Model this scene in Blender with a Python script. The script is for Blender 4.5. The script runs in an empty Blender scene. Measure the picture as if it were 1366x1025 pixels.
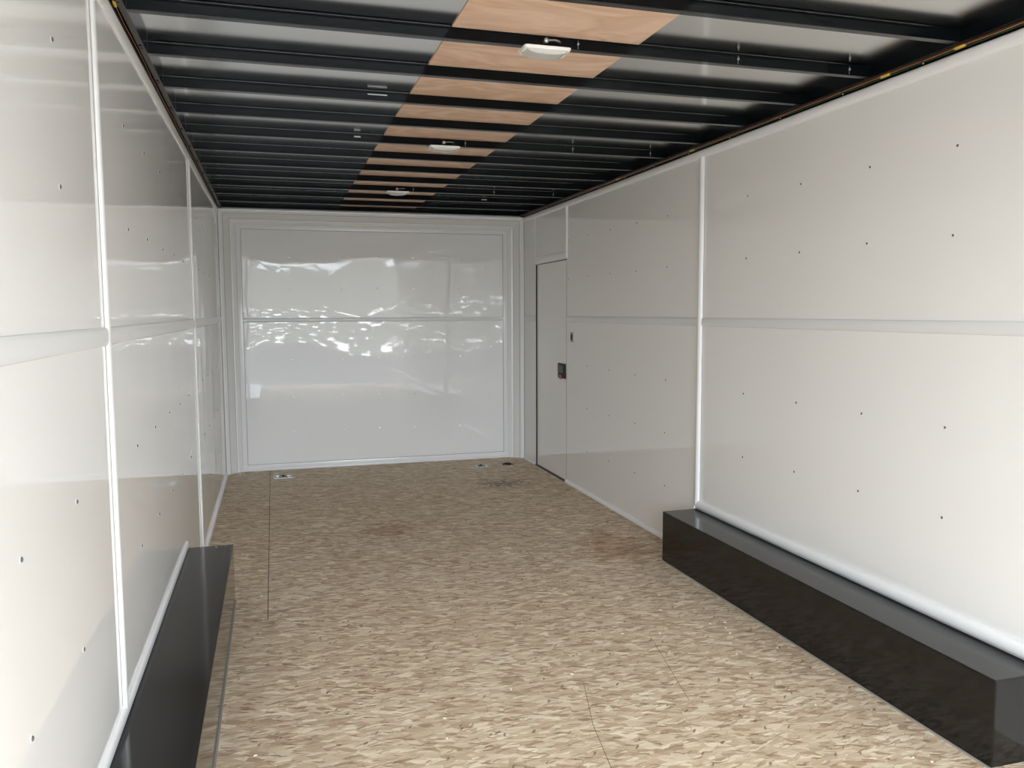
import bpy, bmesh, math, random
from mathutils import Vector, Matrix
random.seed(7)
C = bpy.context.scene.collection
S = bpy.context.scene

# ------------------------------------------------------------------ camera
W, D, H = 2.46, 6.81, 2.072          # inside width, depth of front wall, top of the wall moulding
HB, HS = 2.091, 2.130                # underside of crossbeams, roof sheet
Y0 = -0.95                           # open rear end
cam_d = bpy.data.cameras.new('camera'); cam = bpy.data.objects.new('camera', cam_d); C.objects.link(cam)
cam_d.sensor_width = 36; cam_d.lens = 1086.37/1366*36; cam_d.clip_start = .02; cam_d.clip_end = 500
yaw, pitch, roll = .2845, .0886, -.004
f = Vector((math.sin(yaw)*math.cos(pitch), math.cos(yaw)*math.cos(pitch), -math.sin(pitch)))
r = Vector((math.cos(yaw), -math.sin(yaw), 0)); u = r.cross(f)
r2 = math.cos(roll)*r + math.sin(roll)*u; u2 = -math.sin(roll)*r + math.cos(roll)*u
M = Matrix((r2, u2, -f)).transposed().to_4x4(); M.translation = Vector((.3855, 0, 1.2742))
cam.matrix_world = M
S.camera = cam

# ------------------------------------------------------------------ world: overcast sky with a far tree line, seen only in reflections
wd = bpy.data.worlds.new('overcast_sky'); S.world = wd; wd.use_nodes = True
nt = wd.node_tree; nt.nodes.clear()
def N(nt, t, **k):
    n = nt.nodes.new(t)
    for a, v in k.items(): setattr(n, a, v)
    return n
tc = N(nt, 'ShaderNodeTexCoord'); sx = N(nt, 'ShaderNodeSeparateXYZ'); nt.links.new(tc.outputs['Generated'], sx.inputs[0])
mp = N(nt, 'ShaderNodeMapping'); mp.inputs['Scale'].default_value = (22, 22, 95); nt.links.new(tc.outputs['Generated'], mp.inputs[0])
nz = N(nt, 'ShaderNodeTexNoise'); nz.inputs['Scale'].default_value = 1.6; nz.inputs['Detail'].default_value = 6; nt.links.new(mp.outputs[0], nz.inputs[0])
# tree mask: elevation below the ragged crown line
m1 = N(nt, 'ShaderNodeMath', operation='MULTIPLY_ADD'); m1.inputs[1].default_value = .05; m1.inputs[2].default_value = .030; nt.links.new(nz.outputs[0], m1.inputs[0])
m2 = N(nt, 'ShaderNodeMath', operation='LESS_THAN'); nt.links.new(sx.outputs[2], m2.inputs[0]); nt.links.new(m1.outputs[0], m2.inputs[1])
nz2 = N(nt, 'ShaderNodeTexNoise'); nz2.inputs['Scale'].default_value = 3.; nz2.inputs['Detail'].default_value = 5; nt.links.new(mp.outputs[0], nz2.inputs[0])
gp = N(nt, 'ShaderNodeMath', operation='GREATER_THAN'); gp.inputs[1].default_value = .60; nt.links.new(nz2.outputs[0], gp.inputs[0])
lo = N(nt, 'ShaderNodeMath', operation='LESS_THAN'); lo.inputs[1].default_value = .012; nt.links.new(sx.outputs[2], lo.inputs[0])
gl = N(nt, 'ShaderNodeMath', operation='MULTIPLY'); nt.links.new(lo.outputs[0], gl.inputs[0]); nt.links.new(gp.outputs[0], gl.inputs[1])
rp = N(nt, 'ShaderNodeValToRGB'); rp.color_ramp.elements[0].color = (.82, .91, 1., 1); rp.color_ramp.elements[1].color = (.90, .95, 1., 1)
rp.color_ramp.elements[0].position = 0; rp.color_ramp.elements[1].position = .6
nt.links.new(sx.outputs[2], rp.inputs[0])
mx = N(nt, 'ShaderNodeMixRGB'); mx.inputs[2].default_value = (.26, .28, .27, 1)
nt.links.new(m2.outputs[0], mx.inputs[0]); nt.links.new(rp.outputs[0], mx.inputs[1])
mg = N(nt, 'ShaderNodeMixRGB'); mg.inputs[2].default_value = (1.55, 1.6, 1.65, 1); nt.links.new(gl.outputs[0], mg.inputs[0]); nt.links.new(mx.outputs[0], mg.inputs[1])
bg = N(nt, 'ShaderNodeBackground'); bg.inputs[1].default_value = 1.0; nt.links.new(mg.outputs[0], bg.inputs[0])
wo = N(nt, 'ShaderNodeOutputWorld'); nt.links.new(bg.outputs[0], wo.inputs[0])
WORLD_STRENGTH = 4.0
bg.inputs[1].default_value = WORLD_STRENGTH
# sampling portal in the open rear doorway (emits nothing by itself)
pl = bpy.data.lights.new('doorway_portal', 'AREA'); pl.shape = 'RECTANGLE'; pl.size = W; pl.size_y = H+.05
pl.cycles.is_portal = True
po = bpy.data.objects.new('doorway_portal', pl); C.objects.link(po); po.location = (W/2, Y0-.01, (H+.05)/2); po.rotation_euler = (math.radians(90), 0, 0)
vs = S.view_settings; vs.view_transform = 'Standard'; vs.look = 'None'; vs.gamma = 1; vs.use_curve_mapping = False
vs.exposure = 1.76
try:
    S.cycles.max_bounces = 14; S.cycles.diffuse_bounces = 8; S.cycles.glossy_bounces = 8
except Exception: pass

# ------------------------------------------------------------------ materials
def mat(name, col, rough=.5, metal=0., spec=.5, coat=0.):
    m = bpy.data.materials.new(name); m.use_nodes = True
    b = m.node_tree.nodes['Principled BSDF']
    b.inputs['Base Color'].default_value = (*col, 1); b.inputs['Roughness'].default_value = rough
    b.inputs['Metallic'].default_value = metal; b.inputs['Specular IOR Level'].default_value = spec
    b.inputs['Coat Weight'].default_value = coat
    return m
def bump(m, scale, strength, dist=.01, detail=2., stretch=(1, 1, 1), chain=None):
    t = m.node_tree; b = t.nodes['Principled BSDF']
    tc = N(t, 'ShaderNodeTexCoord'); mp = N(t, 'ShaderNodeMapping'); mp.inputs['Scale'].default_value = stretch
    nz = N(t, 'ShaderNodeTexNoise'); nz.inputs['Scale'].default_value = scale; nz.inputs['Detail'].default_value = detail
    bp = N(t, 'ShaderNodeBump'); bp.inputs['Strength'].default_value = strength; bp.inputs['Distance'].default_value = dist
    t.links.new(tc.outputs['Object'], mp.inputs[0]); t.links.new(mp.outputs[0], nz.inputs[0]); t.links.new(nz.outputs[0], bp.inputs['Height'])
    if chain: t.links.new(chain.outputs[0], bp.inputs['Normal'])
    t.links.new(bp.outputs[0], b.inputs['Normal'])
    return bp
def wall_mat(name, col, rough, wav, spec=.5):
    m = mat(name, col, rough, spec=spec)
    c = bump(m, 1.3, 1., wav, 1.)
    bump(m, 9, 1., wav*.04, 1., (1, 1, .12), c)
    m.node_tree.nodes['Principled BSDF'].inputs['IOR'].default_value = 1.6
    return m
m_wall = wall_mat('white_wall_skin', (.86, .862, .85), .012, .0022)
m_back = wall_mat('white_front_skin', (.87, .875, .88), .015, .006)
m_back.node_tree.nodes['Principled BSDF'].inputs['IOR'].default_value = 1.5
m_trim = mat('white_moulding', (.86, .87, .88), .22)
m_mid = mat('pale_grey_moulding', (.77, .785, .79), .25)
m_frame = wall_mat('white_corner_trim', (.78, .78, .77), .22, .003)
m_black = mat('black_paint', (.0035, .0048, .006), .14, spec=.14); bump(m_black, 9, .4, .0008, 2)
m_flange_lit = mat('rail_flange_lit_grey', (.085, .082, .077), .5)  # black rail lightened to grey: light from the floor put into the colour
m_rivw = mat('bright_rivet', (.85, .85, .85), .12, metal=1.)
m_joint = mat('grey_caulk_joint', (.30, .30, .29), .6)
m_pin = mat('dark_rivet_pin', (.10, .10, .095), .4)
m_blackgloss = mat('black_gloss_flange', (.005, .006, .007), .10, spec=.45)
m_rail = mat('dark_rail_paint', (.012, .012, .012), .35)
m_box = mat('black_panel', (.006, .006, .0058), .10, spec=.42); bump(m_box, 2.2, .8, .0014, 2)
m_gap = mat('black_parts_and_gap_shade', (.01, .01, .01), .6)  # near-black of handle, bolts and cable end; also painted shade of the door gap
m_steel = mat('rivet_steel', (.42, .42, .41), .30, metal=1.)
m_galv = mat('galvanised_steel', (.55, .62, .65), .35, metal=.8)
m_lightbase = mat('white_lamp_housing', (.85, .85, .83), .35)
m_red = mat('red_plastic', (.45, .05, .03), .4)
m_edge = mat('box_edge_strip', (.30, .29, .26), .5)
m_orange = mat('tan_cable', (.36, .17, .07), .4)
m_redc = mat('red_cable', (.07, .012, .01), .4)
m_greenc = mat('green_cable', (.02, .06, .03), .4)
m_yellow = mat('yellow_connector', (.75, .48, .08), .35)
m_chip = mat('pale_sticker', (.6, .62, .6), .5)
m_seam = mat('floor_seam', (.17, .12, .085), .8)
m_chipwood = mat('wood_crumb', (.85, .78, .65), .8)
# lamp lens
m_lens = mat('frosted_lens', (.86, .86, .82), .15); m_lens.node_tree.nodes['Principled BSDF'].inputs['Transmission Weight'].default_value = .35
# roof sheet
m_sheet = mat('roof_sheet', (.80, .80, .785), .16, metal=1.)
bump(m_sheet, 1.4, .6, .002, 1.5)

def osb():
    m = bpy.data.materials.new('strand_board'); m.use_nodes = True; t = m.node_tree; b = t.nodes['Principled BSDF']; L = t.links.new
    tc = N(t, 'ShaderNodeTexCoord')
    def warp(sc, amt):
        nz = N(t, 'ShaderNodeTexNoise'); nz.inputs['Scale'].default_value = sc; nz.inputs['Detail'].default_value = 3
        L(tc.outputs['Object'], nz.inputs[0])
        s = N(t, 'ShaderNodeVectorMath', operation='SUBTRACT'); s.inputs[1].default_value = (.5, .5, .5); L(nz.outputs['Color'], s.inputs[0])
        k = N(t, 'ShaderNodeVectorMath', operation='SCALE'); k.inputs['Scale'].default_value = amt; L(s.outputs[0], k.inputs[0])
        a = N(t, 'ShaderNodeVectorMath', operation='ADD'); L(tc.outputs['Object'], a.inputs[0]); L(k.outputs[0], a.inputs[1])
        return a.outputs[0]
    def flakes(sc, rot, off, w, feat='F1'):
        m0 = N(t, 'ShaderNodeMapping'); m0.inputs['Rotation'].default_value = (0, 0, rot); L(w, m0.inputs[0])
        mp = N(t, 'ShaderNodeMapping'); mp.inputs['Scale'].default_value = sc; mp.inputs['Location'].default_value = off
        v = N(t, 'ShaderNodeTexVoronoi', feature=feat, voronoi_dimensions='2D'); v.inputs['Scale'].default_value = 1; L(m0.outputs[0], mp.inputs[0]); L(mp.outputs[0], v.inputs['Vector'])
        return v
    w1 = warp(22, .016); w2 = warp(34, .013)
    def ramp(src, pts):
        rp = N(t, 'ShaderNodeValToRGB'); cr = rp.color_ramp
        while len(cr.elements) < len(pts): cr.elements.new(.5)
        for e, (p, c) in zip(cr.elements, pts): e.position = p; e.color = (*c, 1)
        L(src, rp.inputs[0]); return rp.outputs[0]
    def val(v):
        s = N(t, 'ShaderNodeSeparateColor'); L(v.outputs['Color'], s.inputs[0]); return s.outputs[0], s.outputs[1]
    a, a2 = val(flakes((15, 56, 1), .06, (0, 0, 0), w1))
    c1 = ramp(a, [(0, (.42, .315, .215)), (.10, (.52, .41, .285)), (.4, (.60, .485, .35)), (.7, (.65, .54, .40)), (1, (.75, .655, .505))])
    q, q2 = val(flakes((24, 85, 1), -.10, (3, 5, 0), w2))
    c2 = ramp(q, [(0, (.36, .255, .17)), (.08, (.50, .385, .27)), (.5, (.62, .51, .37)), (1, (.80, .71, .555))])
    g = N(t, 'ShaderNodeMath', operation='GREATER_THAN'); g.inputs[1].default_value = .50; L(q2, g.inputs[0])
    mx = N(t, 'ShaderNodeMixRGB'); L(g.outputs[0], mx.inputs[0]); L(c1, mx.inputs[1]); L(c2, mx.inputs[2])
    q, q3 = val(flakes((20, 60, 1), .42, (7, 3, 0), w2))
    c3 = ramp(q, [(0, (.42, .30, .20)), (.5, (.60, .485, .35)), (1, (.84, .75, .60))])
    g3 = N(t, 'ShaderNodeMath', operation='GREATER_THAN'); g3.inputs[1].default_value = .78; L(q3, g3.inputs[0])
    mxc = N(t, 'ShaderNodeMixRGB'); L(g3.outputs[0], mxc.inputs[0]); L(mx.outputs[0], mxc.inputs[1]); L(c3, mxc.inputs[2]); mx = mxc
    # rare short dark slivers
    e, e2 = val(flakes((34, 150, 1), .30, (8, 1, 0), w2))
    g2 = N(t, 'ShaderNodeMath', operation='GREATER_THAN'); g2.inputs[1].default_value = .965; L(e, g2.inputs[0])
    mx2 = N(t, 'ShaderNodeMixRGB'); mx2.inputs[2].default_value = (.26, .155, .095, 1); k = N(t, 'ShaderNodeMath', operation='MULTIPLY'); k.inputs[1].default_value = .75
    L(g2.outputs[0], k.inputs[0]); L(k.outputs[0], mx2.inputs[0]); L(mx.outputs[0], mx2.inputs[1])
    for sc, rot, off, thr, col, amt in (((13, 46, 1), .25, (1, 9, 0), .94, (.45, .32, .22), .6), ((30, 190, 1), .35, (5, 2, 0), .975, (.26, .17, .105), .75), ((30, 200, 1), -.25, (1, 4, 0), .955, (.33, .225, .15), .7), ((60, 150, 1), -.9, (2, 7, 0), .993, (.20, .13, .09), .8)):
        e, e2 = val(flakes(sc, rot, off, w2)); gg = N(t, 'ShaderNodeMath', operation='GREATER_THAN'); gg.inputs[1].default_value = thr; L(e, gg.inputs[0])
        kk = N(t, 'ShaderNodeMath', operation='MULTIPLY'); kk.inputs[1].default_value = amt; L(gg.outputs[0], kk.inputs[0])
        mn = N(t, 'ShaderNodeMixRGB'); mn.inputs[2].default_value = (*col, 1); L(kk.outputs[0], mn.inputs[0]); L(mx2.outputs[0], mn.inputs[1]); mx2 = mn
    # fibre streaks
    mp = N(t, 'ShaderNodeMapping'); mp.inputs['Scale'].default_value = (12, 170, 1); nz = N(t, 'ShaderNodeTexNoise'); nz.inputs['Scale'].default_value = 1; nz.inputs['Detail'].default_value = 4
    L(w1, mp.inputs[0]); L(mp.outputs[0], nz.inputs[0])
    sh = ramp(nz.outputs[0], [(.28, (.80, .78, .75)), (.45, (.98, .98, .98)), (.8, (1.08, 1.08, 1.06))])
    mu = N(t, 'ShaderNodeMixRGB', blend_type='MULTIPLY'); mu.inputs[0].default_value = 1; L(mx2.outputs[0], mu.inputs[1]); L(sh, mu.inputs[2])
    # flake borders
    ed = flakes((15, 56, 1), .06, (0, 0, 0), w1, 'DISTANCE_TO_EDGE')
    er = ramp(ed.outputs['Distance'], [(0, (.70, .66, .62)), (.05, (1, 1, 1))])
    mu2 = N(t, 'ShaderNodeMixRGB', blend_type='MULTIPLY'); mu2.inputs[0].default_value = .8; L(mu.outputs[0], mu2.inputs[1]); L(er, mu2.inputs[2])
    # stains: reddish patch in the middle, scuffs in front of the side door, brown rub beside the right box
    def stain(prev, cx, cy, rx, ry, col, amt, nsc, thr):
        mp = N(t, 'ShaderNodeMapping', vector_type='POINT'); mp.inputs['Location'].default_value = (-cx/rx, -cy/ry, 0); mp.inputs['Scale'].default_value = (1/rx, 1/ry, 0)
        L(tc.outputs['Object'], mp.inputs[0]); ln = N(t, 'ShaderNodeVectorMath', operation='LENGTH'); L(mp.outputs[0], ln.inputs[0])
        nz = N(t, 'ShaderNodeTexNoise'); nz.inputs['Scale'].default_value = nsc; nz.inputs['Detail'].default_value = 4
        m3 = N(t, 'ShaderNodeMapping'); m3.inputs['Scale'].default_value = (1, 2.5, 1); L(tc.outputs['Object'], m3.inputs[0]); L(m3.outputs[0], nz.inputs[0])
        sm = N(t, 'ShaderNodeMath', operation='MULTIPLY_ADD'); sm.inputs[1].default_value = -.5; L(ln.outputs['Value'], sm.inputs[0]); L(nz.outputs[0], sm.inputs[2])
        rr = N(t, 'ShaderNodeMapRange'); rr.inputs[1].default_value = thr; rr.inputs[2].default_value = thr+.08; rr.inputs[3].default_value = 0; rr.inputs[4].default_value = amt; L(sm.outputs[0], rr.inputs[0])
        o = N(t, 'ShaderNodeMixRGB', blend_type='MULTIPLY'); o.inputs[2].default_value = (*col, 1); L(rr.outputs[0], o.inputs[0]); L(prev, o.inputs[1]); return o.outputs[0]
    c = stain(mu2.outputs[0], 1.0, 4.72, .26, .30, (.62, .45, .36), .55, 12, .22)
    c = stain(c, 2.0, 5.75, .62, .45, (.16, .13, .12), .9, 26, .40)
    c = stain(c, 2.12, 3.98, .30, .5, (.62, .46, .34), .6, 9, .20)
    L(c, b.inputs['Base Color']); b.inputs['Roughness'].default_value = .62; b.inputs['Specular IOR Level'].default_value = .35
    bp = N(t, 'ShaderNodeBump'); bp.inputs['Strength'].default_value = .5; bp.inputs['Distance'].default_value = .0015
    L(nz.outputs[0], bp.inputs['Height']); L(bp.outputs[0], b.inputs['Normal'])
    return m
m_osb = osb()
def luan():
    m = bpy.data.materials.new('luan_plywood'); m.use_nodes = True; t = m.node_tree; b = t.nodes['Principled BSDF']; L = t.links.new
    tc = N(t, 'ShaderNodeTexCoord')
    mp = N(t, 'ShaderNodeMapping'); mp.inputs['Scale'].default_value = (2.2, 5, 1); L(tc.outputs['Object'], mp.inputs[0])
    nz = N(t, 'ShaderNodeTexNoise'); nz.inputs['Scale'].default_value = 1; nz.inputs['Detail'].default_value = 2; nz.inputs['Distortion'].default_value = 1.2; L(mp.outputs[0], nz.inputs[0])
    ml = N(t, 'ShaderNodeMath', operation='MULTIPLY'); ml.inputs[1].default_value = 9; L(nz.outputs[0], ml.inputs[0])
    fr = N(t, 'ShaderNodeMath', operation='PINGPONG'); fr.inputs[1].default_value = 1; L(ml.outputs[0], fr.inputs[0])
    rp = N(t, 'ShaderNodeValToRGB'); rp.color_ramp.elements[0].color = (.69, .465, .33, 1); rp.color_ramp.elements[1].color = (.84, .62, .475, 1); L(fr.outputs[0], rp.inputs[0])
    mp2 = N(t, 'ShaderNodeMapping'); mp2.inputs['Scale'].default_value = (14, 90, 1); L(tc.outputs['Object'], mp2.inputs[0])
    n2 = N(t, 'ShaderNodeTexNoise'); n2.inputs['Scale'].default_value = 1; n2.inputs['Detail'].default_value = 3; L(mp2.outputs[0], n2.inputs[0])
    r2 = N(t, 'ShaderNodeValToRGB'); r2.color_ramp.elements[0].color = (.86, .84, .82, 1); r2.color_ramp.elements[1].color = (1.05, 1.05, 1.05, 1); L(n2.outputs[0], r2.inputs[0])
    mu = N(t, 'ShaderNodeMixRGB', blend_type='MULTIPLY'); mu.inputs[0].default_value = 1; L(rp.outputs[0], mu.inputs[1]); L(r2.outputs[0], mu.inputs[2])
    L(mu.outputs[0], b.inputs['Base Color']); b.inputs['Roughness'].default_value = .55
    return m
m_luan = luan()
m_ramp = mat('dark_ramp_tread', (.06, .058, .055), .7)
m_ground = mat('pale_gravel_lot', (.13, .132, .135), .9); bump(m_ground, 40, .5, .01, 3)

# ------------------------------------------------------------------ mesh helpers
def box(bm, x0, x1, y0, y1, z0, z1, bev=0.):
    vs = [bm.verts.new((x, y, z)) for x in (x0, x1) for y in (y0, y1) for z in (z0, z1)]
    fs = [(0, 1, 3, 2), (4, 6, 7, 5), (0, 4, 5, 1), (2, 3, 7, 6), (0, 2, 6, 4), (1, 5, 7, 3)]
    F = [bm.faces.new([vs[i] for i in q]) for q in fs]
    if bev:
        es = list({e for q in F for e in q.edges}); bmesh.ops.bevel(bm, geom=es, offset=bev, segments=2, profile=.5, affect='EDGES')
def tube(bm, pts, rad, seg=8):
    rings = []
    for i, p in enumerate(pts):
        p = Vector(p); d = (Vector(pts[min(i+1, len(pts)-1)]) - Vector(pts[max(i-1, 0)])).normalized()
        a = d.cross(Vector((0, 0, 1)))
        if a.length < 1e-3: a = d.cross(Vector((1, 0, 0)))
        a.normalize(); b = a.cross(d)
        rr = rad[i] if isinstance(rad, (list, tuple)) else rad
        rings.append([bm.verts.new(p + rr*(math.cos(2*math.pi*k/seg)*a + math.sin(2*math.pi*k/seg)*b)) for k in range(seg)])
    for A, B in zip(rings, rings[1:]):
        for k in range(seg): bm.faces.new((A[k], A[(k+1) % seg], B[(k+1) % seg], B[k]))
    bm.faces.new(rings[0][::-1]); bm.faces.new(rings[-1])
def dome(bm, c, n, rad, hgt, seg=10, rings=3):
    c = Vector(c); n = Vector(n).normalized(); a = n.orthogonal().normalized(); b = n.cross(a)
    prev = [bm.verts.new(c + rad*(math.cos(2*math.pi*k/seg)*a + math.sin(2*math.pi*k/seg)*b)) for k in range(seg)]
    bm.faces.new(prev[::-1])
    for j in range(1, rings+1):
        th = j/(rings+1)*math.pi/2
        cur = [bm.verts.new(c + hgt*math.sin(th)*n + rad*math.cos(th)*(math.cos(2*math.pi*k/seg)*a + math.sin(2*math.pi*k/seg)*b)) for k in range(seg)]
        for k in range(seg): bm.faces.new((prev[k], prev[(k+1) % seg], cur[(k+1) % seg], cur[k]))
        prev = cur
    bm.faces.new(prev)
def moulding(bm, p0, p1, n, w, t, seg=10, foot=.0025, full=1.):
    """rounded moulding strip from p0 to p1 (centre line on the wall), wall normal n, width w, bulge t"""
    p0, p1, n = Vector(p0), Vector(p1), Vector(n); d = (p1-p0).normalized(); s = d.cross(n)
    prof = [(-w/2, 0)] + [(-w/2*math.cos(math.pi*k/seg), foot + (t-foot)*math.sin(math.pi*k/seg)**.8) for k in range(seg+1)] + [(w/2, 0)]
    A = [bm.verts.new(p0 + s*a + n*b) for a, b in prof]; B = [bm.verts.new(p1 + s*a + n*b) for a, b in prof]
    for i in range(len(prof)-1): bm.faces.new((A[i], A[i+1], B[i+1], B[i]))
    bm.faces.new(A[::-1]); bm.faces.new(B); bm.faces.new((A[0], B[0], B[-1], A[-1]))
def obj(name, bm, m, parent=None, smooth=False):
    bmesh.ops.recalc_face_normals(bm, faces=bm.faces[:])
    me = bpy.data.meshes.new(name); bm.to_mesh(me); bm.free(); me.materials.append(m)
    if smooth:
        for p in me.polygons: p.use_smooth = True
        me.set_sharp_from_angle(angle=math.radians(35))
    o = bpy.data.objects.new(name, me); C.objects.link(o)
    if parent is not None: o.parent = parent
    return o
def B(): return bmesh.new()
def struct(name, bm, m, smooth=False, label=None):
    o = obj(name, bm, m, None, smooth); o['kind'] = 'structure'
    if label: o['label'] = label
    return o
def thing(name, label, cat, loc=(0, 0, 0), group=None):
    o = bpy.data.objects.new(name, None); C.objects.link(o); o.location = loc; o.empty_display_size = .05
    o['label'] = label; o['category'] = cat
    if group: o['group'] = group
    return o
def tag(o, label, cat, group=None):
    o['label'] = label; o['category'] = cat
    if group: o['group'] = group
    return o

# ------------------------------------------------------------------ the shell
DY0, DY1, DZ = 5.657, 6.390, 1.657         # side door opening
bm = B(); box(bm, 0, W, Y0, D, -.05, 0); floor = struct('floor', bm, m_osb, label='floor of pale brown oriented strand board with elongated wood flakes')
bm = B(); box(bm, -.03, 0, Y0, D+.03, -.05, HS+.01); wl = struct('wall_left', bm, m_wall, label='glossy white left wall skin with riveted panels')
bm = B()
box(bm, W, W+.03, Y0, DY0, -.05, HS+.01); box(bm, W, W+.03, DY0, DY1, DZ, HS+.01); box(bm, W, W+.03, DY1, D+.03, -.05, HS+.01); box(bm, W, W+.03, DY0, DY1, -.05, 0.0)
wr = struct('wall_right', bm, m_wall, label='glossy white right wall skin with a side door opening')
bm = B(); box(bm, 0, W, D, D+.03, -.05, HS+.01); wb = struct('wall_front', bm, m_back, label='white glossy wall closing the far end of the trailer')
bm = B(); box(bm, 0, W, Y0, D, HS, HS+.01); ceil = struct('ceiling', bm, m_sheet, label='bare grey metal roof sheet above the crossbeams')
bm = B(); box(bm, -14, 16, -26, 7.5, -.62, -.60); struct('ground', bm, m_ground, label='pale lot outside the open rear end')
bm = B(); v = [bm.verts.new((x, y, z+dz)) for dz in (-.05, 0) for x, y, z in ((.02, Y0-.02, -.02), (W-.02, Y0-.02, -.02), (W-.02, Y0-2.05, -.545), (.02, Y0-2.05, -.545))]
for q in ((3, 2, 1, 0), (4, 5, 6, 7), (0, 1, 5, 4), (1, 2, 6, 5), (2, 3, 7, 6), (3, 0, 4, 7)): bm.faces.new([v[i] for i in q])
tag(obj('unseen_ramp_door', bm, m_ramp), 'unseen dark ramp door added outside the open rear end', 'ramp')  # out of view, added dark so the beam webs reflect less brightness
# far end: sloping cove panels and their mouldings, mitred
def ring_piece(bm, o0, o1, y_o, i0, i1, y_i):
    vs = [bm.verts.new(v) for v in ((o0[0], y_o, o0[1]), (o1[0], y_o, o1[1]), (i1[0], y_i, i1[1]), (i0[0], y_i, i0[1]))]
    bm.faces.new(vs)
YC = D-.100; CW = .125; CT = .105
OL, OR, IL, IR = 0.0, W, CW, W-CW
ZT = H; ZI = H-CT
def cove(bm, side):
    def solid(o0, o1, i0, i1):
        P = [(o0[0], YC, o0[1]), (o1[0], YC, o1[1]), (i1[0], D-.001, i1[1]), (i0[0], D-.001, i0[1])]
        Q = [(o0[0], D-.001, o0[1]), (o1[0], D-.001, o1[1])]
        v = [bm.verts.new(p) for p in P+Q]
        for q in ((0, 1, 2, 3), (0, 4, 5, 1), (4, 3, 2, 5), (0, 3, 4), (1, 5, 2)): bm.faces.new([v[i] for i in q])
    if side == 'l': solid((OL, 0), (OL, ZT), (IL, 0), (IL, ZI))
    if side == 'r': solid((OR, 0), (OR, ZT), (IR, 0), (IR, ZI))
    if side == 't': solid((OL, ZT), (OR, ZT), (IL, ZI), (IR, ZI))
tn = 1
def trim(bm, m=m_trim, smooth=True):
    global tn
    o = struct('trim_%d' % tn, bm, m, smooth); tn += 1; return o
for s in 'lrt':
    bm = B(); cove(bm, s); trim(bm, m_frame, False)
# mouldings following the cove's two long edges
def lerp(a, b, t): return a+(b-a)*t
def cove_strip(t0, t1, bulge, name_m=m_trim):
    for s in 'lrt':
        bm = B()
        def pt(side, t, end):   # end 0: bottom/left, 1: top/right
            y = lerp(YC, D, t)
            if side == 'l': x = lerp(OL, IL, t); z = 0 if end == 0 else lerp(ZT, ZI, t)
            elif side == 'r': x = lerp(OR, IR, t); z = 0 if end == 0 else lerp(ZT, ZI, t)
            else: z = lerp(ZT, ZI, t); x = lerp(OL, IL, t) if end == 0 else lerp(OR, IR, t)
            return Vector((x, y, z))
        nrm = {'l': Vector((.62, -.78, 0)), 'r': Vector((-.62, -.78, 0)), 't': Vector((0, -.72, -.69))}[s]
        seg = 5; A = []; Bv = []
        for k in range(seg+1):
            t = lerp(t0, t1, k/seg); h = bulge*(1 if 0 < k < seg else 0.15)
            A.append(bm.verts.new(pt(s, t, 0)+nrm*h)); Bv.append(bm.verts.new(pt(s, t, 1)+nrm*h))
        for k in range(seg): bm.faces.new((A[k], A[k+1], Bv[k+1], Bv[k]))
        o = trim(bm, name_m, False)
cove_strip(.0, .26, .006)
cove_strip(.66, 1.0, .006)
cove_strip(.265, .285, .0006, m_joint); cove_strip(.635, .655, .0006, m_joint)
# flat border strips on the far wall itself
bm = B(); bz = .05
box(bm, IL, IL+.035, D-.004, D, bz, ZI-.035, .001); trim(bm)
bm = B(); box(bm, IR-.035, IR, D-.004, D, bz, ZI-.035, .001); trim(bm)
bm = B(); box(bm, IL, IR, D-.004, D, ZI-.035, ZI, .001); trim(bm)
for x0, x1, z0, z1 in ((IL+.0352, IL+.038, bz, ZI-.035), (IR-.038, IR-.0352, bz, ZI-.035), (IL+.035, IR-.035, ZI-.038, ZI-.0352), (IL, IR, bz+.0002, bz+.003)):
    bm = B(); box(bm, x0, x1, D-.0015, D, z0, z1); trim(bm, m_joint, False)
bm = B(); box(bm, IL-.02, IR+.02, D-.005, D, .012, bz, .001); trim(bm)
bm = B(); box(bm, IL-.02, IR+.02, D-.014, D, 0, .014, .003); trim(bm)
ZM = 1.219                                  # mid-height strip
# mid-height flat mouldings
def mould(p0, p1, n, w, t, m=m_trim): bm = B(); moulding(bm, p0, p1, n, w, t); return trim(bm, m)
X, NX = (1, 0, 0), (-1, 0, 0)
SL1, SL2, SR1, SR2 = 2.158, 4.431, 3.690, 5.650
for a, b in ((Y0, SL1-.014), (SL1+.014, SL2-.014), (SL2+.014, YC)): mould((0, a, ZM), (0, b, ZM), X, .044, .008, m_mid)
for a, b in ((Y0, SR1-.016), (SR1+.016, DY0), (DY1, YC)): mould((W, a, ZM), (W, b, ZM), NX, .042, .009, m_mid)
mould((IL+.036, D, ZM-.005), (IR-.036, D, ZM-.005), (0, -1, 0), .034, .008, m_mid)
# upright half-round mouldings
mould((0, SL1, .285), (0, SL1, 2.035), X, .034, .010)
mould((0, SL2, .0), (0, SL2, 2.035), X, .034, .010)
mould((W, SR1, .285), (W, SR1, 2.035), NX, .036, .018)
mould((W, SR2, 1.665), (W, SR2, 2.035), NX, .030, .014)
mould((W, DY1+.015, 1.715), (W, DY1+.015, 2.035), NX, .014, .003)
mould((W, DY0, 1.688), (W, DY1+.015, 1.688), NX, .050, .009)
# long moulding under the roof rail on both sides
mould((0, Y0, H-.020), (0, YC, H-.020), X, .040, .009)
mould((W, Y0, H-.020), (W, YC, H-.020), NX, .040, .014)
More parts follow.
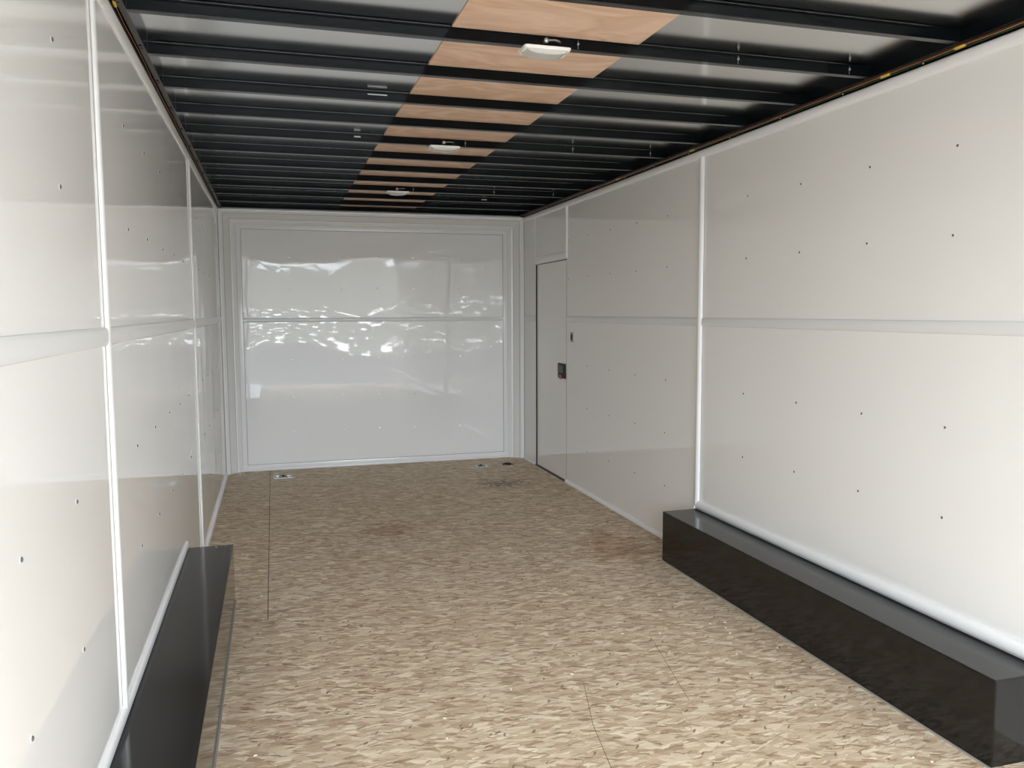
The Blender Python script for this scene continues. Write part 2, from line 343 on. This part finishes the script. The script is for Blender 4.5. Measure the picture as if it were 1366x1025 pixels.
# rounded moulding above each wheel box, and the small base moulding along the floor
BZ = .257; BL0, BL1, BLX = 1.72, 3.72, .190; BR0, BR1, BRX = 1.70, 3.70, 2.266
def cove_quarter(y0, y1, z, side, rx, rz):
    bm = B(); seg = 8; A = []; Bv = []
    prof = [(0, 0)] + [(rx*math.sin(k/seg*math.pi/2)**.7 if k else 0.0, rz*math.cos(k/seg*math.pi/2)) for k in range(seg+1)]
    prof = [(0, 0), (0, rz)] + [(rx*math.sin(k/seg*math.pi/2), rz*math.cos(k/seg*math.pi/2)) for k in range(1, seg+1)]
    for a, b in prof:
        x = a if side == 'l' else W-a
        A.append(bm.verts.new((x, y0, z+b))); Bv.append(bm.verts.new((x, y1, z+b)))
    n = len(prof)
    for i in range(n): bm.faces.new((A[i], A[(i+1) % n], Bv[(i+1) % n], Bv[i]))
    bm.faces.new(A[::-1]); bm.faces.new(Bv)
    return bm
mould((0, Y0, BZ+.021), (0, BL1-.03, BZ+.021), X, .036, .010)
mould((W, Y0, BZ+.026), (W, BR1-.005, BZ+.026), NX, .044, .017)
def base(name, y0, y1, side, rx=.014, rz=.022):
    bm = cove_quarter(y0, y1, 0, side, rx, rz); o = struct(name, bm, m_trim, True); return o
base('baseboard_left', BL1, YC, 'l', .016, .024)
base('baseboard_right', BR1, DY0-.004, 'r', .016, .026)
o = base('baseboard_front', DY1+.012, YC, 'r', .012, .018); o.name = 'baseboard_far_right'
# a pointed end cap where the upright meets the right wheel box
bm = B()
v = [bm.verts.new(p) for p in ((W-.001, 3.715, BZ), (W-.001, 3.705, BZ+.07), (W-.001, 3.690, BZ+.03), (W-.022, 3.695, BZ), (W-.010, 3.700, BZ+.04))]
for q in ((0, 1, 4), (0, 4, 3), (1, 2, 4), (4, 2, 3)): bm.faces.new([v[i] for i in q])
trim(bm)

# fine grey joints along the uprights and in the far corners
for x0, x1, y, z0, z1 in ((0, .0012, SL1-.0195, .30, 2.03), (0, .0012, SL2-.0195, .0, 2.03), (0, .004, YC-.004, 0, 2.03), (W-.0012, W, SR1-.0205, .30, 2.03), (W-.004, W, YC-.004, 0, 2.03), (W-.0012, W, DY0-.004, .02, 1.66)):
    bm = B(); box(bm, x0, x1, y, y+.003, z0, z1); trim(bm, m_joint, False)
# side door
bm = B(); box(bm, W+.002, W+.028, DY0+.004, DY1-.030, .012, DZ-.006, .001)
door = struct('door_1', bm, m_wall, label='flush white side door near the far right corner')
bm = B(); box(bm, W+.028, W+.034, DY0-.01, DY1+.01, 0, DZ+.01); obj('gap_backing', bm, m_gap, door)  # black sheet behind the slab, painted shade showing through the door gap
bm = B(); box(bm, W-.006, W+.004, DY0+.004, DY1, -.001, .010, .001); obj('threshold', bm, m_rail, door)
bm = B(); box(bm, W-.006, W+.006, DY1-.030, DY1-.024, .010, DZ-.006); obj('hinge_gap_shade', bm, m_gap, door)  # dark strip painted as the shade in the hinge-side gap
hd = bpy.data.objects.new('door_handle', None); C.objects.link(hd); hd.parent = door
hd.name = 'door_handle'
bpy.data.objects.remove(hd)
bm = B(); box(bm, W-.010, W+.004, 5.672, 5.824, .775, .886, .004)
hd = obj('door_handle', bm, m_gap, door, False)
bm = B(); box(bm, W-.018, W-.008, 5.690, 5.806, .815, .872, .004); obj('paddle', bm, m_rail, hd)
bm = B(); box(bm, W-.017, W-.008, 5.735, 5.780, .768, .800, .004); obj('lock_tab', bm, m_red, hd)
# small slotted plate beside the door
sp = thing('strike_plate', 'small metal plate with a dark slot on the right wall beside the side door', 'plate', (W, 5.54, 1.09))
bm = B(); box(bm, -.004, 0, -.022, .022, -.035, .035, .001); obj('plate', bm, m_joint, sp)
bm = B(); box(bm, -.006, -.003, -.016, .016, -.018, .018, .001); obj('slot', bm, m_gap, sp)

# rivets: parts of the wall skins
riv_r = B(); dome(riv_r, (0, 0, 0), (-1, 0, 0), .0052, .003); dome_me = None
def riv_mesh(n, a, b):
    bm = B(); dome(bm, (0, 0, 0), n, .0068, .0012, 12, 1); nf = len(bm.faces); dome(bm, Vector(n)*.0010, n, .0046, .0028, 12, 3)
    o = obj('rivet', bm, a, None, True); o.data.materials.append(b)
    for i, p in enumerate(o.data.polygons):
        if i >= nf: p.material_index = 1
    return o
m_glint = mat('shiny_rivet_head', (.95, .95, .95), .18, metal=1.)
def riv(parent, pos, n, proto={}):
    key = tuple(n)
    if key not in proto:
        o = riv_mesh(n, m_trim, m_pin if n[0] else m_glint); proto[key] = o
        o.location = pos; o.parent = parent; return o
    o = proto[key].copy(); C.objects.link(o); o.parent = parent; o.location = pos; return o
riv_r.free()
ZS = (1.79, 1.513, .897, .600, .302)
RCOL = [1.325, 1.715, 2.110, 2.503, 2.895, 3.287, 4.066, 4.458, 4.853, 5.240, 5.615]
for y in RCOL:
    for z in ZS:
        if y < 1.9 : continue
        if y < 3.7 and z < .31 and y > 2.6: continue
        if abs(y-5.615) < .01 and z < 1.0: continue
        riv(wr, (W, y+random.uniform(-.004, .004), z+random.uniform(-.004, .004)), (-1, 0, 0))
for y in (1.40, 1.770, 2.530, 2.905, 3.285, 3.655, 4.030, 4.81, 5.19, 5.57, 5.96):
    for z in ZS:
        if y < 3.8 and z < .32: continue
        riv(wl, (0, y+random.uniform(-.005, .005), z+random.uniform(-.005, .005)), (1, 0, 0))
for x in (.528, .931, 1.222, 1.520, 1.913):
    for z in (1.722, 1.468, .896, .595, .305):
        riv(wb, (x+random.uniform(-.004, .004), D, z+random.uniform(-.006, .006)), (0, -1, 0)).scale = (1.5, 1.3, 1.5)
# slotted bolts high on the left wall near the far corner
for dz in (0, .055, .11): riv(wl, (0, 6.25, 1.83+dz), (1, 0, 0))

# ------------------------------------------------------------------ wheel boxes
def wheel_box(y0, y1, side, lab):
    t = thing('wheel_box', lab, 'wheel box', ((0 if side == 'l' else W), (y0+y1)/2, 0), 'black wheel boxes')
    w = BLX if side == 'l' else W-BRX; L2 = (y1-y0)/2; s = 1 if side == 'l' else -1; e0 = .002
    def bx(a0, a1, *r, bev=.0015):
        bm = B(); xs = sorted((s*max(a0, e0), s*a1)); box(bm, xs[0], xs[1], *r, bev); return bm
    obj('top_panel', bx(.0, w, -L2, L2, BZ-.004, BZ), m_box, t)
    obj('side_panel', bx(w-.004, w, -L2, L2, .004, BZ-.004), m_box, t)
    for e in (-1, 1): obj('end_panel', bx(0, w-.004, *( (-L2, -L2+.004) if e < 0 else (L2-.004, L2)), .004, BZ-.004), m_box, t)
    # thin metal edge that shows at the floor line
    obj('base_edge', bx(w-.002, w+.006, -L2, L2, 0, .005, bev=.001), m_edge, t)
    if side == 'l':
        for k, yy in ((.06, L2-.03), (.12, L2-.028)):
            bm = B(); dome(bm, (k, yy, BZ), (0, 0, 1), .006, .003, 10, 2); obj('rivet', bm, m_steel, t, True)
    return t
wheel_box(BL0, BL1, 'l', 'long low glossy black box on the floor against the left wall')
wheel_box(BR0, BR1, 'r', 'long low glossy black box on the floor against the right wall')

# ------------------------------------------------------------------ roof: rails, crossbeams, luan strip, lamps
bm = B(); box(bm, .927, 1.537, Y0, D-.01, HS-.004, HS-.0005)
strip = tag(obj('plywood_strip', bm, m_luan), 'long reddish plywood strip running down the middle of the roof above the beams', 'plywood')

def rail(side, lab):
    t = thing('roof_rail', lab, 'rail', ((0 if side == 'l' else W), 3.3, HB), 'side rails of the roof'); s = 1 if side == 'l' else -1
    def bx(a0, a1, z0, z1, y0=Y0-3.3, y1=D-3.3, bev=0):
        bm = B(); xs = sorted((s*a0, s*a1)); box(bm, xs[0], xs[1], y0, y1, z0, z1, bev); return bm
    obj('web', bx(0, .003, H-HB+.001, HS-HB), m_black, t)
    fl = obj('flange', bx(.013, .030, -.002, 0.001, bev=.0005), m_flange_lit if side == 'l' else m_rail, t)
    obj('lip', bx(.0278, .030, .001, HS-HB), m_black, t)
    for k in range(17):
        y = .30+.3915*k-3.3 + .16
        for dy in (0,) if side == 'r' else (0, -.03):
            bm = B(); dome(bm, (s*.021, y+dy, -.002), (0, 0, -1), .0052, .004, 8, 2); obj('bolt', bm, m_black if dy else m_rail, fl, True)
    return t
rail('l', 'dark roof rail with bolts along the top of the left wall')
rail('r', 'black roof rail along the top of the right wall behind the cables')

YB = [2.088+.3915*k for k in range(-5, 13)]
names = {
 -5: None, -4: None, -3: None, -2: None,
 -1: None,
 0: 'black steel crossbeam cut by the top edge, one in front of the nearest lamp',
 1: 'black steel crossbeam carrying the nearest and largest dome lamp',
 2: 'black steel crossbeam directly behind the nearest dome lamp',
 3: 'black steel crossbeam midway between nearest and middle dome lamps, pale sticker on it',
 4: 'black steel crossbeam directly in front of the middle dome lamp',
 5: 'black steel crossbeam carrying the middle dome lamp',
 6: 'black steel crossbeam directly behind the middle dome lamp',
 7: 'black steel crossbeam halfway between the middle and the farthest dome lamps',
 8: 'black steel crossbeam directly in front of the farthest dome lamp',
 9: 'black steel crossbeam carrying the farthest dome lamp',
 10: 'black steel crossbeam directly behind the farthest dome lamp',
 11: 'black steel crossbeam last but one before the far white wall',
 12: 'black steel crossbeam touching the top of the far white wall'}
def beam(k, y):
    lab = names[k] or 'black steel crossbeam over the open rear end, nearer than the picture shows'
    t = thing('crossbeam', lab, 'crossbeam', (W/2, y, HB), 'black crossbeams under the roof sheet')
    hw = W/2-.0303
    bm = B(); n = 24
    # lightly bowed web: front plate
    bm2 = bm
    box(bm2, -hw-.0, hw, 0, .0022, .002, HS-HB-(.0006)); obj('web', bm2, m_black, t)
    bm = B(); box(bm, -hw+.001, hw-.001, -.004, .021, 0, .0025, .0006); obj('flange', bm, m_blackgloss, t)
    bm = B(); box(bm, -hw+.02, hw-.02, -.006, 0, HS-HB-.0065, HS-HB-.0045); obj('top_lip', bm, m_black, t)
    return t
beams = {}
for k, y in zip(range(-5, 13), YB): beams[k] = beam(k, min(y, D-.035))
# pale stickers and screw tips on some beams
def bit(parent, name, x, m, w, h, z=.012, y=-.002):
    bm = B(); box(bm, x-W/2-w/2, x-W/2+w/2, y-.001, y+.0025, z, z+h, .0004); return obj(name, bm, m, parent)
bit(beams[3], 'sticker', .80, m_chip, .075, .004, .022)
bit(beams[5], 'sticker', .80, m_chip, .030, .006, .020)
bit(beams[10], 'sticker', 1.93, m_chip, .04, .006, .016)
def screw_tip(parent, x):
    bm = B(); X0 = x-W/2
    tube(bm, [(X0, -.003, .004), (X0, -.004, .030)], .0013, 6); dome(bm, (X0, -.004, .020), (0, -1, -.6), .0048, .0045, 8, 2)
    return obj('screw', bm, m_steel, parent, True)
for k in (1, 5, 9):
    for x in (1.330, 1.90, 2.34): screw_tip(beams[k], x)

def dome_lamp(y, lab):
    t = thing('dome_lamp', lab, 'lamp', (1.225, y, HB-.0008), 'white dome lamps on the crossbeams')
    # rounded tray
    bm = B(); a, b = .076, .042
    def rr(ax, by, z, rad, seg=5):
        out = []
        for cx, cy, st in ((ax-rad, by-rad, 0), (-ax+rad, by-rad, 90), (-ax+rad, -by+rad, 180), (ax-rad, -by+rad, 270)):
            for k in range(seg+1):
                an = math.radians(st+90*k/seg); out.append((cx+rad*math.cos(an), cy+rad*math.sin(an), z))
        return out
    def loft(bm, rings):
        R = [[bm.verts.new(p) for p in q] for q in rings]
        for A, Bq in zip(R, R[1:]):
            n = len(A)
            for i in range(n): bm.faces.new((A[i], A[(i+1) % n], Bq[(i+1) % n], Bq[i]))
        bm.faces.new(R[0]); bm.faces.new(R[-1][::-1])
    loft(bm, [rr(a, b, 0, .010), rr(a, b, -.005, .010), rr(a-.003, b-.003, -.0095, .008)])
    hs = obj('housing', bm, m_lightbase, t, True)
    bm = B(); rings = []
    for j in range(6):
        q = j/5; s = math.cos(q*math.pi/2*.86); rings.append(rr((a-.010)*(1-.80*q**1.5), (b-.010)*(1-.10*q), -.0095-.012*math.sin(q*math.pi/2)**.9, .006*(1-.6*q)))
    loft(bm, rings); obj('lens', bm, m_lens, t, True)
    for sx in (-1, 1):
        bm = B(); dome(bm, (sx*(a-.009), -.012*sx, -.010), (0, 0, -1), .004, .003, 8, 2); obj('screw', bm, m_steel, hs, True)
    # toggle button on the web just in front of the tray
    bm = B(); dome(bm, (-.010, -.050+.0, .013), (0, -1, -.25), .0085, .005, 12, 3)
    tube(bm, [(-.010, -.050, .013), (-.010, -.0215, .014)], .0045, 8); tube(bm, [(-.004, -.050, .014), (.020, -.046, .017), (.045, -.024, .020)], .003, 6)
    obj('switch', bm, m_steel, t, True)
    return t
LG = [('white dome lamp nearest the camera, largest of the three on the roof', 1), ('white dome lamp in the middle of the roof, second farthest away', 5), ('smallest white dome lamp, nearest the far wall', 9)]
for lab, k in LG: dome_lamp(YB[k+5]+.016, lab)

# cables lying in the gap between rail and wall
def cable(name, lab, side, x, z, m, y0, y1, amp=.003, rad=.0028, clips=True, seedv=1):
    rnd = random.Random(seedv); s = 1 if side == 'l' else -1; xo = 0 if side == 'l' else W
    t = thing(name, lab, 'cable', (xo, (y0+y1)/2, z), 'cables along the roof edge'); yc = (y0+y1)/2
    pts = []; n = int((y1-y0)/.13)
    for i in range(n+1):
        pts.append((s*(x+rnd.uniform(-.0015, .0015)), y0+(y1-y0)*i/n-yc, rnd.uniform(-amp, amp*.6)))
    bm = B(); tube(bm, pts, rad, 6); obj('sheath', bm, m, t, True)
    return t, yc
t, yc = cable('cable', 'tan cable running along the top of the right wall', 'r', .017, 2.083, m_orange, Y0, D-.12, .0020, .0022, seedv=2)
for y in (2.10, 2.42, 3.78, 4.70):
    bm = B(); tube(bm, [(-.017, y-yc-.022, .001), (-.017, y-yc-.016, .001), (-.017, y-yc+.016, .001), (-.017, y-yc+.022, .001)], [.004, .0065, .0065, .004], 8); obj('connector', bm, m_yellow, t, True)
for k in range(-2, 12):
    y = 2.25+.3915*k
    bm = B(); tube(bm, [(-.017, y-yc, -.009), (-.018, y-yc, .000), (-.018, y-yc+.004, .004)], [.0022, .0040, .0030], 6); cl = obj('clip', bm, m_rail, t, True)
    bm = B(); dome(bm, (-.017, y-yc-.002, -.008), (0, -.6, -.8), .0035, .003, 8, 2); obj('clip_tip', bm, m_steel, cl, True)
cable('cable', 'dark red cable beside the tan one along the right roof edge', 'r', .0275, 2.084, m_redc, Y0, D-.12, .0015, .0018, seedv=3)
cable('cable', 'dark green cable closest to the right wall moulding', 'r', .0075, 2.081, m_greenc, Y0, D-.12, .0015, .0022, seedv=4)
t, yc = cable('cable', 'thin tan cable running along the top of the left wall', 'l', .006, 2.090, m_orange, Y0, D-.12, .001, .0012, seedv=5)
bm = B(); tube(bm, [(.009, 2.43-yc-.018, -.004), (.009, 2.43-yc-.012, -.004), (.009, 2.43-yc+.012, -.004), (.009, 2.43-yc+.018, -.004)], [.003, .0045, .0045, .003], 8); obj('connector', bm, m_yellow, t, True)

# ------------------------------------------------------------------ floor details
def seam(x0, y0, x1, y1, w=.0022):
    a, b = Vector((x0, y0, 0)), Vector((x1, y1, 0)); d = (b-a).normalized(); s = Vector((-d.y, d.x, 0))*w/2
    bm = B(); vs = [bm.verts.new(p + Vector((0, 0, z))) for z in (0, .0006) for p in (a-s, b-s, b+s, a+s)]
    for q in ((3, 2, 1, 0), (4, 5, 6, 7), (0, 1, 5, 4), (1, 2, 6, 5), (2, 3, 7, 6), (3, 0, 4, 7)): bm.faces.new([vs[i] for i in q])
    return obj('seam', bm, m_seam, floor)
seam(.330, 3.44, .330, D-.02, .004); seam(.192, 3.47, .330, 3.44, .004); seam(.02, 4.60, .330, 4.60, .003); seam(.330, 5.71, .02, 5.71, .002)
seam(1.375, 2.52, 1.30, 2.25, .0016); seam(1.30, 2.25, 1.24, 1.9, .0016); seam(1.66, 4.13, 1.64, 3.9, .002); seam(1.78, 2.85, 1.66, 2.3, .0014); seam(1.62, 5.98, 2.44, 5.80, .0016)
seam(.95, 4.10, 1.10, 3.98, .004)
def tie_down(x, y, lab, round_):
    t = thing('tie_down_ring', lab, 'tie-down ring', (x, y, 0), 'recessed floor rings')
    bm = B()
    if round_:
        n = 20
        P = [(.072*math.cos(2*math.pi*i/n), .055*math.sin(2*math.pi*i/n)) for i in range(n)]; Q = [(.045*math.cos(2*math.pi*i/n), .033*math.sin(2*math.pi*i/n)) for i in range(n)]
        a = [bm.verts.new((p[0], p[1], 0)) for p in P]; b = [bm.verts.new((p[0]*.97, p[1]*.97, .004)) for p in P]; c = [bm.verts.new((p[0], p[1], .004)) for p in Q]; d = [bm.verts.new((p[0]*.85, p[1]*.85, .0012)) for p in Q]
        for A, Bq in ((a, b), (b, c), (c, d)):
            for i in range(n): bm.faces.new((A[i], A[(i+1) % n], Bq[(i+1) % n], Bq[i]))
        bm.faces.new(d)
    else:
        for x0, x1, y0, y1 in ((-.070, .070, -.055, -.040), (-.070, .070, .040, .055), (-.070, -.048, -.040, .040), (.048, .070, -.040, .040)): box(bm, x0, x1, y0, y1, 0, .004, .0006)
        box(bm, -.048, .048, -.040, .040, 0, .0012)
    pan = obj('pan', bm, m_galv, t)
    bm = B(); n = 16; pts = [(.030*math.cos(math.pi*2*i/n), -.002+.026*math.sin(math.pi*2*i/n), .0055+.003*math.sin(math.pi*2*i/n)) for i in range(n+1)]
    tube(bm, pts, .0042, 8); obj('ring', bm, m_steel, t, True)
    bm = B(); box(bm, -.012, .012, .018, .032, .001, .012, .002); obj('bracket', bm, m_gap, t)
    for sx in (-1, 1):
        bm = B(); dome(bm, (sx*.058, 0, .004), (0, 0, 1), .006, .004, 8, 2); obj('bolt', bm, m_gap, pan, True)
tie_down(.428, 6.49, 'rectangular metal tie-down ring set in the floor near the far left corner', False)
tie_down(2.005, 6.45, 'oval metal tie-down ring set in the floor near the far right corner', True)
# dark cable stub on the floor
bm = B(); rnd = random.Random(3)
for j in range(5):
    a = j*1.25; pts = [(0, 0, .006)]
    for i in range(1, 5): pts.append((.013*i*math.cos(a+.3*i), .011*i*math.sin(a+.3*i), .006+.006*math.sin(i*1.4)))
    tube(bm, pts, [.006, .0065, .006, .005, .003], 7)
dome(bm, (0, 0, 0), (0, 0, 1), .028, .014, 12, 3)
tag(obj('cable_end', bm, m_gap, None, True), 'small black bundle of cable end on the floor in the far right corner', 'cable').location = (2.235, 6.47, 0)
# crumbs of wood by the box and on the boards
bm = B(); rnd = random.Random(11)
spots = [(.335, 4.00), (.30, 3.75), (.31, 3.46), (1.36, 2.6), (.52, 2.2), (.85, 2.3)] + [(2.10+rnd.uniform(-.1, .1), 2.2+rnd.uniform(-.5, 1.4)) for _ in range(14)] + [(rnd.uniform(.3, 2.1), rnd.uniform(1.8, 4.5)) for _ in range(14)]
for x, y in spots:
    l = rnd.uniform(.003, .007); a = rnd.uniform(0, 3); ca, sa = math.cos(a), math.sin(a); w = .0025; h = .002
    vs = [bm.verts.new((x+dx*ca-dy*sa, y+dx*sa+dy*ca, z)) for z in (0, h) for dx, dy in ((-l, -w), (l, -w), (l*.6, w), (-l, w*.5))]
    for q in ((3, 2, 1, 0), (4, 5, 6, 7), (0, 1, 5, 4), (1, 2, 6, 5), (2, 3, 7, 6), (3, 0, 4, 7)): bm.faces.new([vs[i] for i in q])
o = obj('wood_crumbs', bm, m_chipwood); o['kind'] = 'stuff'; tag(o, 'tiny pale wood crumbs scattered on the board floor', 'debris')
